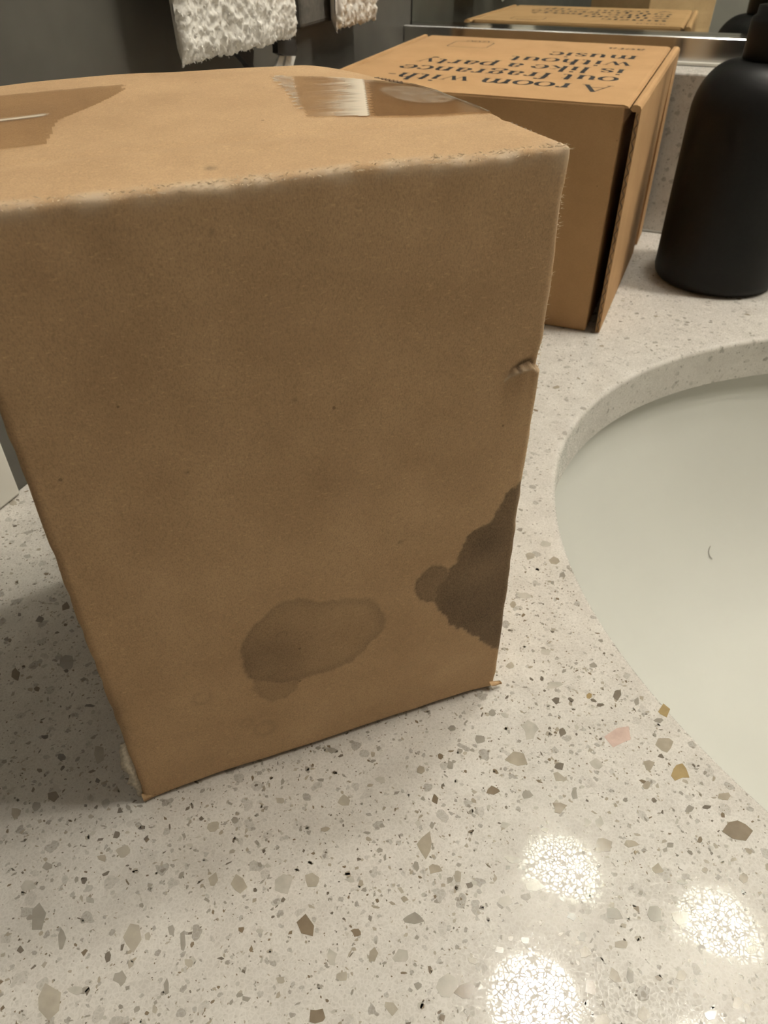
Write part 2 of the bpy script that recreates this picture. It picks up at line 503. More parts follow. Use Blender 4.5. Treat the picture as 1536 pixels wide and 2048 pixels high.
# grit: thousands of tiny flecks, one object
TK = np.array([(a, b, c) for a, b, c in taken])
V, Fc, mi = [], [], []
order = list('tgqpdb')
n_f = 0
while n_f < 30000:
    if random.random() < 0.7: x, y = random.uniform(XL + 0.002, 0.16), random.uniform(0.0, 0.2)
    else: x, y = random.uniform(XL + 0.002, 0.45), random.uniform(0.15, 0.566)
    n_f += 1
    if in_sink(x, y, 0.0035): continue
    r = min(0.0011, 0.00022 * math.exp(abs(random.gauss(0, 0.75))))
    if y > 0.2: r *= 1.35
    th = random.random() * 3.14; asp = random.uniform(0.25, 0.9)
    s = len(V)
    k = random.choice((4, 5, 6))
    for u, v in chip_outline(k, 0.4):
        u *= r; v *= r * asp
        V.append((x + u * math.cos(th) - v * math.sin(th), y + u * math.sin(th) + v * math.cos(th), 0.00003))
    Fc.append(tuple(range(s, s + k)))
    mi.append(random.choice((0, 0, 1, 1, 1, 2, 2, 3, 4, 5)) if r > 0.0003 else random.choice((1, 4, 5, 0, 5)))
g = mesh_obj('stone_grit', V, Fc, None, counter)
for k in order: g.data.materials.append(chip_m[k])
if len(g.data.polygons) == len(mi): g.data.polygons.foreach_set('material_index', mi)
g['kind'] = 'stuff'

# ------------------------------------------------------------------ sink
sink = empty('sink', (SX, SY, -0.17))
tag(sink, 'white ceramic oval undermount sink bowl below the stone counter', 'sink')
BOWL = [(1.050, -0.0225), (1.034, -0.0226), (1.024, -0.027), (1.012, -0.034), (0.992, -0.046), (0.958, -0.067), (0.912, -0.090), (0.852, -0.112),
        (0.778, -0.130), (0.705, -0.1405), (0.640, -0.1445), (0.56, -0.1466), (0.40, -0.149), (0.24, -0.1515), (0.115, -0.154)]
prof = BOWL
N = 128
V, Fc = [], []
for s, z in prof:
    for k in range(N):
        a = 2 * math.pi * k / N
        V.append((SA * s * math.cos(a), SB * s * math.sin(a), z + 0.17))
for i in range(len(prof) - 1):
    for k in range(N):
        k2 = (k + 1) % N
        Fc.append((i * N + k, (i + 1) * N + k, (i + 1) * N + k2, i * N + k2))
bowl = mesh_obj('bowl', V, [f[::-1] for f in Fc], M['ceramic'], sink, True)
md = bowl.modifiers.new('sub', 'SUBSURF'); md.levels = 2; md.render_levels = 2
md = bowl.modifiers.new('thick', 'SOLIDIFY'); md.thickness = 0.008; md.offset = -1
dr = lathe_bm([(0.0, 0.0155), (0.012, 0.0155), (0.014, 0.0165), (0.028, 0.0185), (0.031, 0.0175), (0.031, 0.010), (0.0, 0.010)], 48)
bm_obj('drain', dr, M['chrome'], sink, True)

# ------------------------------------------------------------------ mirror with its metal rail
mir = empty('wall_mirror', (0.4, YM, HB))
tag(mir, 'large frameless wall mirror in a polished metal rail on the backsplash', 'mirror')
def local(o, parent):
    o.matrix_parent_inverse = Matrix.Translation(-Vector(parent.location))
    return o
local(bm_obj('mirror_glass', box_bm(XL + 0.0008, 1.05, YM, YM + 0.005, HB + 0.002, 1.06, 0.0006), M['mirror'], mir), mir)
ry0 = YM - 0.0150
bm = bmesh.new()
zt = 0.1141
pr = [(ry0, HB + 0.0005), (ry0, zt - 0.0006), (ry0 + 0.0006, zt), (YM - 0.0005, zt + 0.0002), (YM - 0.0005, HB + 0.0005)]
ends = [[bm.verts.new((x, y, z)) for y, z in pr] for x in (XL + 0.0006, 1.05)]
bm.faces.new(ends[0]); bm.faces.new(ends[1][::-1])
for k in range(len(pr)):
    k2 = (k + 1) % len(pr)
    bm.faces.new((ends[0][k], ends[1][k], ends[1][k2], ends[0][k2]))
local(bm_obj('bottom_rail', bm, M['rail'], mir), mir)
local(bm_obj('rail_lip', box_bm(XL + 0.0006, 1.05, ry0 - 0.0022, ry0 - 0.0001, HB + 0.0003, HB + 0.0022, 0.0004), M['trim'], mir), mir)

# ------------------------------------------------------------------ vanity light above the mirror (its bulbs mirror in the counter)
vl = empty('vanity_light', (0.34, YW, 1.28))
tag(vl, 'wall light with four round frosted bulbs above the mirror, the rightmost one added as fill', 'wall light')
def P_(o): return local(o, vl)
P_(bm_obj('backplate', box_bm(0.02, 0.935, YW - 0.02, YW, 1.24, 1.32, 0.004), M['chrome'], vl))
for bx in (0.065, 0.34, 0.615, 0.89):  # rightmost bulb is unseen, added to brighten the front box
    by, bz = 0.500, 1.200
    V, Fc = tube([(bx, YW - 0.02, 1.28), (bx, 0.545, 1.285), (bx, 0.515, 1.282), (bx, by, 1.27), (bx, by, 1.255)], 0.007, 12)
    P_(mesh_obj('arm', V, Fc, M['chrome'], vl, True))
    P_(bm_obj('socket', lathe_bm([(0, 1.262), (0.020, 1.262), (0.024, 1.256), (0.026, 1.238), (0.0, 1.238)], 32, (bx, by)), M['chrome'], vl, True))
    prof = [(0.016, 1.24)]
    for k in range(0, 15):
        th = math.radians(72 - 162 * k / 14)
        prof.append((max(0.0, 0.042 * math.cos(th)) if k < 14 else 0.0, bz + 0.042 * math.sin(th)))
    P_(bm_obj('glass_shade', lathe_bm([(0.024, 1.250), (0.040, 1.246), (0.060, 1.232), (0.074, 1.210), (0.077, 1.206), (0.078, 1.208), (0.063, 1.236), (0.041, 1.250), (0.024, 1.254)], 48, (bx, by)), M['shade'], vl, True))
    P_(bm_obj('globe_bulb', lathe_bm(prof, 40, (bx, by)), M['bulb'], vl, True))

# ------------------------------------------------------------------ front box: stained and taped
A1 = 0.74121
W1, D1, H1 = 0.09975, 0.09761, 0.14526
fr = Vector((-0.02012, 0.13939, 0))
u1 = Vector((math.cos(A1), math.sin(A1), 0)); v1 = Vector((-math.sin(A1), math.cos(A1), 0))
fl = fr - u1 * W1
box1 = empty('cardboard_box', fl, A1)
tag(box1, 'worn brown cardboard carton with dark wet stains and clear tape on top', 'box')

def front_uv(px, py):
    p = on_plane(px, py, fl, v1) - fl
    return (p.dot(u1), p.z)
def top_uv(px, py):
    p = on_z(px, py, H1) - fl
    return (p.dot(u1), p.dot(v1))

def top_bulge(u, v):
    """height of the box top above H1 (metres)"""
    uu, vv = np.clip(u / W1, 0, 1), np.clip(v / D1, 0, 1)
    b = 0.0016 * np.sin(math.pi * uu) * np.sin(math.pi * np.minimum(vv, 1.0) * 0.75)
    b -= 0.0030 * np.clip((uu - 0.80) / 0.2, 0, 1) ** 1.5 * np.clip((vv - 0.55) / 0.45, 0, 1)
    b += 0.00025 * vnoise(u, v, 60, 3)
    b -= 0.00030 * np.exp(-((v - 0.0225 - 0.02 * (u - 0.05)) / 0.0012) ** 2)   # score line
    b -= 0.00025 * np.exp(-((v - 0.0905) / 0.0010) ** 2)
    return b

def build_box1():
    def axis(L, n, r=0.0016):
        e = [0, r * 0.25, r * 0.55, r]
        return np.array(e + list(np.linspace(r, L - r, n)[1:-1]) + [L - x for x in e[::-1]])
    xs, ys, zs = axis(W1, 236), axis(D1, 60), axis(H1, 330)
    idx, V, Fc = {}, [], []
    nx, ny, nz = len(xs), len(ys), len(zs)
    def vid(i, j, k):
        key = (i * ny + j) * nz + k
        if key not in idx:
            idx[key] = len(V); V.append((xs[i], ys[j], zs[k]))
        return idx[key]
    for i in range(nx - 1):
        for k in range(nz - 1):
            Fc.append((vid(i, 0, k), vid(i + 1, 0, k), vid(i + 1, 0, k + 1), vid(i, 0, k + 1)))
            Fc.append((vid(i, ny - 1, k), vid(i, ny - 1, k + 1), vid(i + 1, ny - 1, k + 1), vid(i + 1, ny - 1, k)))
    for i in range(nx - 1):
        for j in range(ny - 1):
            Fc.append((vid(i, j, nz - 1), vid(i + 1, j, nz - 1), vid(i + 1, j + 1, nz - 1), vid(i, j + 1, nz - 1)))
            Fc.append((vid(i, j, 0), vid(i, j + 1, 0), vid(i + 1, j + 1, 0), vid(i + 1, j, 0)))
    for j in range(ny - 1):
        for k in range(nz - 1):
            Fc.append((vid(0, j, k), vid(0, j, k + 1), vid(0, j + 1, k + 1), vid(0, j + 1, k)))
            Fc.append((vid(nx - 1, j, k), vid(nx - 1, j + 1, k), vid(nx - 1, j + 1, k + 1), vid(nx - 1, j, k + 1)))
    P = np.array(V)
    raw = P.copy()
    D = np.array([W1, D1, H1]); r = 0.0014
    inner = np.clip(P, r, D - r)
    d = P - inner
    L = np.linalg.norm(d, axis=1, keepdims=True)
    P = inner + d / np.maximum(L, 1e-9) * r
    x, y, z = raw.T
    # the top swells, its corners are crushed
    topw = np.clip((z - H1 * 0.93) / (H1 * 0.07), 0, 1)
    P[:, 2] += top_bulge(x, y) * topw
    # front panel: bowed and wavy
    fw = np.clip(1 - y / 0.004, 0, 1)
    P[:, 1] += fw * (0.00028 * vnoise(x, z, 45, 5) + 0.00012 * vnoise(x, z, 160, 6))
    edge_n = 0.00020 * vnoise(x, z, 300, 8)
    P[:, 0] += edge_n * ((x < 0.002) | (x > W1 - 0.002))
    P[:, 2] += 0.00025 * vnoise(x, y, 320, 9) * ((z > H1 - 0.0016) & (y < 0.003))
    # bottom edge lifted between the corners
    lift = np.clip(1 - z / 0.004, 0, 1) * np.clip(np.minimum(x, W1 - x) / 0.010, 0, 1) * np.clip(1 - y / 0.008, 0, 1)
    P[:, 2] += 0.0011 * lift
    # crease and tear by the right edge
    tear = [front_uv(*q) for q in ((1008, 758), (1022, 745), (1045, 733), (1062, 727), (1074, 735), (1090, 733))]
    tu = np.array([q[0] for q in tear]); tz = np.array([q[1] for q in tear])
    line = np.interp(x, tu, tz)
    below = line - z
    win = np.clip((x - tu[0]) / 0.0045, 0, 1)
    push = np.where(below > 0, np.exp(-below / 0.0065), 0.0) * win * 0.0012 + np.where(below <= 0, np.exp(below / 0.004), 0) * win * -0.0007
    P[:, 1] -= push * fw
    side = np.exp(-((z - (tz[-1] + 0.001)) / 0.0045) ** 2) * np.clip((x - W1 * 0.93) / (W1 * 0.07), 0, 1)
    P[:, 0] -= 0.0004 * side * np.clip(1 - y / 0.03, 0, 1)
    o = mesh_obj('carton_body', P, Fc, M['card1'], box1, True)
    # ---- stains on the front panel
    k7 = lambda a, b: front_uv(400 + a / 2.194, 900 + b / 2.194)
    SA_ = [k7(*q) for q in ((185, 870), (195, 820), (250, 750), (310, 695), (370, 660), (440, 650), (520, 665), (600, 652), (690, 650), (750, 660), (795, 690), (820, 735), (815, 780), (780, 820), (720, 880), (660, 930), (580, 965), (500, 990), (430, 1010), (370, 1020), (250, 1015), (210, 1000), (190, 950))]
    SA2 = [k7(*q) for q in ((235, 1005), (300, 1000), (430, 1000), (420, 1055), (380, 1090), (320, 1105), (260, 1085), (235, 1050))]
    SB_ = [k7(*q) for q in ((1440, 105), (1400, 150), (1340, 190), (1310, 260), (1280, 310), (1220, 345), (1170, 385), (1150, 430), (1130, 490), (1095, 530), (1040, 600), (1030, 660), (1060, 720), (1110, 770), (1190, 800), (1240, 840), (1310, 872), (1400, 900), (1520, 500), (1520, 100))]
    SK = [k7(*q) for q in ((1100, 560), (1075, 520), (1040, 505), (1010, 508), (980, 535), (950, 575), (940, 610), (945, 640), (965, 662), (1000, 668), (1040, 665), (1080, 640))]
    jit = 0.00045 * vnoise(x, z, 900, 21) + 0.0005 * vnoise(x, z, 260, 22) + 0.0003 * vnoise(x, z, 2200, 23)
    step = lambda d, s: np.clip(0.5 - d / s, 0, 1)
    isf = y < 0.0012
    st = np.zeros(len(P))
    dB = poly_sdf(x, z, SB_) + jit
    st = np.maximum(st, step(dB, 0.0006) * (0.80 + 0.10 * vnoise(x, z, 120, 24)))
    dK = poly_sdf(x, z, SK) + 0.6 * jit
    st = np.maximum(st, step(dK, 0.0006) * (0.60 + 0.12 * np.exp(-(dK / 0.0006) ** 2)))
    dA = poly_sdf(x, z, SA_) + 0.7 * jit
    cA = k7(300, 900); cA2 = k7(370, 960)
    core = np.exp(-(((x - cA[0]) / 0.0085) ** 2 + ((z - cA[1]) / 0.0085) ** 2)) + 0.5 * np.exp(-(((x - cA2[0]) / 0.007) ** 2 + ((z - cA2[1]) / 0.006) ** 2))
    inA = step(dA, 0.0008)
    a_ = 0.17 + 0.20 * np.exp(-(np.minimum(dA, 0) / 0.0022) ** 2) + 0.30 * np.minimum(core, 1.0) + 0.05 * vnoise(x, z, 110, 25)
    st = np.maximum(st, inA * a_)
    dA2 = poly_sdf(x, z, SA2) + 0.7 * jit
    st = np.maximum(st, step(dA2, 0.0008) * (0.22 + 0.10 * np.exp(-(np.minimum(dA2, 0) / 0.0015) ** 2)))
    c = k7(358, 800)
    hook = np.abs(np.hypot(x - c[0], z - c[1] + 0.001) - 0.0012)
    st = np.maximum(st, np.exp(-(hook / 0.0005) ** 2) * 0.55 * (z > c[1] - 0.0012))
    for q, rr, am in (((405, 1398), 0.0020, 0.16), ((530, 1458), 0.0026, 0.16), ((495, 1448), 0.0014, 0.14), ((1003, 1150), 0.0004, 0.5), ((375, 945), 0.0004, 0.55), ((425, 465), 0.0004, 0.6), ((800, 1085), 0.0005, 0.5), ((590, 800), 0.0004, 0.5)):
        c = front_uv(*q)
        st = np.maximum(st, am * np.exp(-(np.abs(np.hypot(x - c[0], z - c[1]) - rr) / 0.0006) ** 2 if rr > 0.001 else -(np.hypot(x - c[0], z - c[1]) / rr) ** 2))
    # dirt along the left edge low down
    c = front_uv(235, 1440)
    st = np.maximum(st, 0.42 * np.exp(-((x - 0.0012) / 0.0022) ** 2 - ((z - c[1]) / 0.010) ** 2) * (0.7 + 0.5 * vnoise(x, z, 300, 26)))
    st = np.clip(st, 0, 1) * isf
    # a small dark nick on the top
    c = top_uv(420, 338)
    st = np.maximum(st, 0.95 * np.exp(-((x - c[0]) / 0.0009) ** 2 - ((y - c[1]) / 0.0007) ** 2) * (z > H1 - 0.001))
    # scuffed, fuzzy edges
    de = np.hypot(np.maximum(y, 0), H1 - z)
    sc = np.exp(-(de / 0.0019) ** 2) * np.clip(0.55 + 0.75 * vnoise(x, z + y, 240, 31) + 0.3 * vnoise(x, y - z, 900, 32), 0, 1)
    de2 = np.hypot(W1 - x, y)
    sc = np.maximum(sc, np.exp(-(de2 / 0.0009) ** 2) * np.clip(0.35 + 0.5 * vnoise(z, x, 300, 33), 0, 1) * (z > 0.06))
    dcor = np.sqrt((W1 - x) ** 2 + y ** 2 + (H1 - z) ** 2)
    sc = np.maximum(sc, np.exp(-(dcor / 0.004) ** 2) * 0.8)
    trl = np.exp(-((below - 0.0004) / 0.00035) ** 2) * (win > 0.03) * isf * (x < W1 + 1)
    sc = np.maximum(sc, 0.75 * trl)
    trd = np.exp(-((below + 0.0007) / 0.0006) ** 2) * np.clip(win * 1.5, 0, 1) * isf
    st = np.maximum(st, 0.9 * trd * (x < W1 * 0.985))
    for nm, arr in (('stain', st), ('scuff', np.clip(sc, 0, 1) * 0.85)):
        at = o.data.attributes.new(nm, 'FLOAT', 'POINT')
        if len(o.data.vertices) == len(arr): at.data.foreach_set('value', arr.astype(np.float32))
    return o
build_box1()

def tape_piece(poly, lift, crk, wrap=None, step=0.0009):
    """a patch of tape lying on the box top; poly in top u, v; crk(u, v) gives crinkle"""
    P = np.array(poly)
    u0, v0 = P.min(0); u1_, v1_ = P.max(0)
    us = np.arange(u0, u1_ + step, step); vs = np.arange(v0, v1_ + step, step)
    UU, VV = np.meshgrid(us, vs, indexing='ij')
    sd = poly_sdf(UU, VV, poly)
    Z = H1 + top_bulge(UU, VV) + lift
    idx, V, cr, Fc = {}, [], [], []
    def vid(i, j):
        if (i, j) not in idx:
            idx[(i, j)] = len(V)
            u_, v_, z_ = UU[i, j], VV[i, j], Z[i, j]
            if u_ > W1 - 0.0012:            # folded down over the right edge
                z_ -= (u_ - (W1 - 0.0012)) * 1.2; u_ = min(u_, W1 + 0.0004)
            if u_ < 0.0012:
                z_ -= (0.0012 - u_) * 1.2; u_ = max(u_, -0.0004)
            V.append((u_, v_, z_)); cr.append(float(crk(UU[i, j], VV[i, j])))
        return idx[(i, j)]
    for i in range(len(us) - 1):
        for j in range(len(vs) - 1):
            if sd[i, j] < 0 and sd[i + 1, j] < 0 and sd[i + 1, j + 1] < 0 and sd[i, j + 1] < 0:
                Fc.append((vid(i, j), vid(i + 1, j), vid(i + 1, j + 1), vid(i, j + 1)))
    o = mesh_obj('packing_tape', V, Fc, M['tape'], box1, True)
    at = o.data.attributes.new('crinkle', 'FLOAT', 'POINT')
    at.data.foreach_set('value', np.array(cr, np.float32))
    return o
mm = lambda L: [(a / 1000, b / 1000) for a, b in L]
tl = [(-8, 82.3), (8, 81.6), (26, 80.0), (34.2, 79.6), (34.8, 77.5), (33.8, 76.5), (34.2, 73), (33.0, 70.5), (30, 64.5), (27, 59.5), (22.5, 53.5), (19.4, 49), (18.2, 43), (17.7, 38), (16.5, 31.8), (8, 32.0), (-8, 32.6)]
ta, tb_ = top_uv(0, 248), top_uv(85, 240)
def crk_left(u, v):
    c = ta[1] + (tb_[1] - ta[1]) * (u - ta[0]) / (tb_[0] - ta[0])
    return 0.75 * math.exp(-((v - c) / 0.0011) ** 2) * (1 if u < tb_[0] else math.exp(-((u - tb_[0]) / 0.001) ** 2))
tape_piece(mm(tl), 0.00022, crk_left, step=0.0006)
# right tape: ragged slanted end, a second layer over it
ra, rb = top_uv(540, 165), top_uv(612, 250)
rc, rd = top_uv(1003, 233), top_uv(812, 163)
L = []
for k in range(25):
    f = k / 24
    L.append((ra[0] + (rb[0] - ra[0]) * f + (0.0011 if k % 2 else -0.0011) * random.random(), ra[1] + (rb[1] - ra[1]) * f))
L += [(W1 + 0.008, rc[1]), (W1 + 0.008, rd[1])]
e0, e1 = top_uv(585, 165), top_uv(608, 245)
def crk_a(u, v):
    f = (v - e0[1]) / (e1[1] - e0[1])
    x = e0[0] + (e1[0] - e0[0]) * f
    n = float(vnoise(u, v, 700, 41)); n2 = float(vnoise(u * 0.3, v * 2.2, 700, 42))
    a = 0.42 * (0.5 + 0.5 * n) if u < x else 0.0
    g0, g1 = top_uv(728, 168), top_uv(738, 244)
    xs = g0[0] + (g1[0] - g0[0]) * (v - g0[1]) / (g1[1] - g0[1])
    d = (u - xs)
    if d < 0: a = max(a, 0.85 * math.exp(-(d / (0.0055 + 0.003 * n2)) ** 2))
    return a
tape_piece(L, 0.00022, crk_a, step=0.0006)
g0, g1 = top_uv(728, 165), top_uv(738, 246)
L2 = []
for k in range(31):
    f = k / 30
    L2.append((g0[0] + (g1[0] - g0[0]) * f + (0.0010 if k % 2 else -0.0006), g0[1] + (g1[1] - g0[1]) * f))
L2 += [(W1 + 0.008, rc[1] + 0.001), (W1 + 0.008, rd[1] - 0.001)]
h0 = top_uv(835, 195)
def crk_b(u, v):
    d = math.hypot((u - h0[0]) / 0.0075, (v - h0[1]) / 0.011)
    return 0.24 * max(0.0, min(1.0, (1.05 - d) * 6)) * (0.75 + 0.4 * float(vnoise(u, v, 400, 45))) + 0.75 * math.exp(-((u - W1) / 0.0011) ** 2)
tape_piece(L2, 0.00046, crk_b, step=0.0006)

# open corrugated edge along the right side of the top
def corrugated(name, p0, p1, up, amp, waves, thick, m, parent):
    p0, p1, up = Vector(p0), Vector(p1), Vector(up)
    n = waves * 6
    V, Fc = [], []
    side = (p1 - p0).normalized().cross(up).normalized()
    for k in range(n + 1):
        c = p0 + (p1 - p0) * (k / n) + up * (amp * math.sin(2 * math.pi * k / 6) * random.uniform(0.8, 1.1))
        for s in (-1, 1):
            for q in (-1, 1):
                V.append(c + up * (s * thick) + side * (q * 0.0006))
    for k in range(n):
        a, b = k * 4, (k + 1) * 4
        for i, j in ((0, 1), (1, 3), (3, 2), (2, 0)):
            Fc.append((a + i, a + j, b + j, b + i))
    return mesh_obj(name, V, Fc, m, parent)
def tz(v): return H1 + float(top_bulge(np.array(W1), np.array(v)))
va, vb = top_uv(1115, 281)[1], top_uv(1010, 237)[1]
corrugated('corrugated_edge', (W1 + 0.0004, va, tz(va) - 0.0013), (W1 + 0.0004, vb, tz(vb) - 0.0010), (0, 0, 1), 0.0004, 11, 0.0003, M['flute'], box1)
corrugated('corrugated_edge', (W1 - 0.0006, 0.076, tz(0.076) - 0.0001), (W1 - 0.0016, 0.092, tz(0.092) - 0.0001), (0, 0, 1), 0.0004, 7, 0.0003, M['flute'], box1)

# torn paper at the bottom corners
def ragged_strip(name, pts, wid, m, parent, seed):
    rr = random.Random(seed)
    V, Fc = [], []
    for i, (p, wv) in enumerate(pts):
        p = Vector(p); wv = Vector(wv)
        j = rr.uniform(0.7, 1.25)
        V += [p, p + wv * (wid * j * 0.5) + Vector((0, -0.0003, 0)), p + wv * (wid * j)]
        V += [q + Vector((0.0002, 0.0005, 0)) for q in V[-3:]]
    n = len(pts)
    for i in range(n - 1):
        a, b = i * 6, (i + 1) * 6
        for s in ((0, 1), (1, 2), (2, 5), (5, 4), (4, 3), (3, 0)):
            Fc.append((a + s[0], a + s[1], b + s[1], b + s[0]))
    Fc += [(0, 1, 2, 5, 4, 3), tuple((n - 1) * 6 + k for k in (3, 4, 5, 2, 1, 0))]
    return mesh_obj(name, V, Fc, m, parent, True)
pts = []
for k in range(12):
    f = k / 11
    z = 0.0008 + 0.0235 * (1 - f)
    wv = Vector((-1, -0.25, -0.1)) * (0.25 + 0.75 * math.sin(math.pi * min(1, 0.15 + f * 0.8)))
    pts.append(((0.0004, 0.0012, z), wv))
ragged_strip('torn_liner', pts, 0.0030, M['torn'], box1, 3)
pts = [((-0.0004 + 0.0010 * k, 0.0001, 0.0034 - 0.0003 * k), (0.02 * k, -0.16, -1.0 + 0.24 * k)) for k in range(4)]
ragged_strip('torn_corner', pts, 0.0026, M['card1'], box1, 5)
pts = [((W1 - 0.0022 + 0.0012 * k, -0.0004, 0.0032 - 0.0004 * k), (0.4, -0.3, -0.8 + 0.1 * k)) for k in range(4)]
ragged_strip('torn_corner', pts, 0.0014, M['card1'], box1, 6)

# frayed paper fibres along the worn edges
V, Fc = [], []
rf = random.Random(4)
for k in range(1100):
    if k < 850:
        u = rf.uniform(0, W1); c = Vector((u, rf.uniform(0.0, 0.0022), 0)); c.z = H1 + float(top_bulge(np.array(u), np.array(c.y))) - (0.0006 if c.y < 0.0006 else 0.0001)
    else:
        c = Vector((W1 - 0.0003, rf.uniform(0.0003, 0.0010), rf.uniform(0.075, H1 - 0.002)))
    a = rf.uniform(0, 6.28); l = rf.uniform(0.0004, 0.0013)
    d = Vector((math.cos(a), -abs(math.sin(a)) * 0.5 * (1 if rf.random() < 0.6 else -1), rf.uniform(-0.25, 0.45))) * l
    n = d.cross(Vector((0.3, -1, 0.4))).normalized() * 0.00005
    b = len(V)
    V += [c - n, c + n, c + d * 0.6 + n + Vector((0, 0, 0.00008)), c + d]
    Fc += [(b, b + 1, b + 2, b + 3)]
fz = mesh_obj('frayed_fibres', V, Fc, M['fibre'], box1)
fz['kind'] = 'stuff'

# ------------------------------------------------------------------ printed box
A2 = -0.01952
W2, D2, H2, T2 = 0.15839, 0.17383, 0.10911, 0.00353
D2 = min(D2, 0.1725)
fr2 = Vector((-0.0328, 0.38765, 0))
u2 = Vector((math.cos(A2), math.sin(A2), 0)); v2 = Vector((-math.sin(A2), math.cos(A2), 0))
fl2 = fr2 - u2 * W2
box2 = empty('printed_box', fl2, A2)
tag(box2, 'brown cardboard mailer box with black printed lettering on its lid', 'box')
def lidz(y): return H2 + T2 * y / D2
def tilt(bm):
    for v in bm.verts:
        if v.co.z > H2 * 0.5: v.co.z += T2 * v.co.y / D2
    return bm
bm_obj('carton_body', tilt(box_bm(0.0030, W2 - 0.0025, 0.0, D2, 0.0002, H2 - 0.0003, 0.0009, 3)), M['card2'], box2)
# lid panel with soft edges
def extrude_profile(name, prof, y0, y1, m, parent, ny=2, smooth=True):
    V, Fc = [], []
    n = len(prof)
    for j in range(ny):
        y = y0 + (y1 - y0) * j / (ny - 1)
        for x, z in prof:
            V.append((x, y, z + (T2 * y / D2 if z > H2 * 0.5 else 0)))
    for j in range(ny - 1):
        for k in range(n):
            k2 = (k + 1) % n
            Fc.append((j * n + k, j * n + k2, (j + 1) * n + k2, (j + 1) * n + k))
    Fc.append(tuple(range(n))[::-1]); Fc.append(tuple(range((ny - 1) * n, ny * n)))
    bm = bmesh.new()
    vs = [bm.verts.new(v) for v in V]
    for f in Fc: bm.faces.new([vs[i] for i in f])
    return bm_obj(name, bm, m, parent, False)
lid = [(0.0022, H2 - 0.0011), (0.0012, H2 - 0.0010), (0.0017, H2 - 0.0003), (0.0028, H2), (W2 - 0.0030, H2), (W2 - 0.0014, H2 - 0.0004), (W2 - 0.0006, H2 - 0.0012), (W2 - 0.0018, H2 - 0.0013)]
extrude_profile('lid_panel', lid, 0.0003, D2 - 0.0004, M['card2'], box2)
xr = W2
flap = [(xr - 0.0002, H2 - 0.0016), (xr + 0.0008, H2 + 0.0001), (xr + 0.0026, H2 + 0.0003), (xr + 0.0040, H2 - 0.0002), (xr + 0.0047, H2 - 0.0014), (xr + 0.0049, H2 * 0.45), (xr + 0.0049, 0.0006), (xr + 0.0027, 0.0006), (xr + 0.0027, H2 * 0.45), (xr + 0.0026, H2 - 0.0026), (xr + 0.0012, H2 - 0.0026)]
extrude_profile('side_flap', flap, 0.0006, D2 * 0.76, M['card2'], box2)
flap2 = [(x, z) if z > H2 * 0.3 else (x, z) for x, z in flap]
extrude_profile('side_flap', flap2, D2 * 0.86, D2, M['card2'], box2)
flap3 = [(x - (0.0016 if z < H2 - 0.002 else 0), z) for x, z in flap]
extrude_profile('side_flap', flap3, D2 * 0.76, D2 * 0.86, M['card2'], box2)
lf = [(-x + W2, z) for x, z in flap][::-1]
lf = [(x - 0.0002, z) for x, z in lf]
extrude_profile('side_flap', lf, 0.0006, D2, M['card2'], box2)
# fluted cut edge of the near right flap
corrugated('corrugated_edge', (xr + 0.0038, 0.0004, 0.0012), (xr + 0.0037, 0.0004, H2 - 0.003), (1, 0, 0), 0.0006, 20, 0.00025, M['flute'], box2)

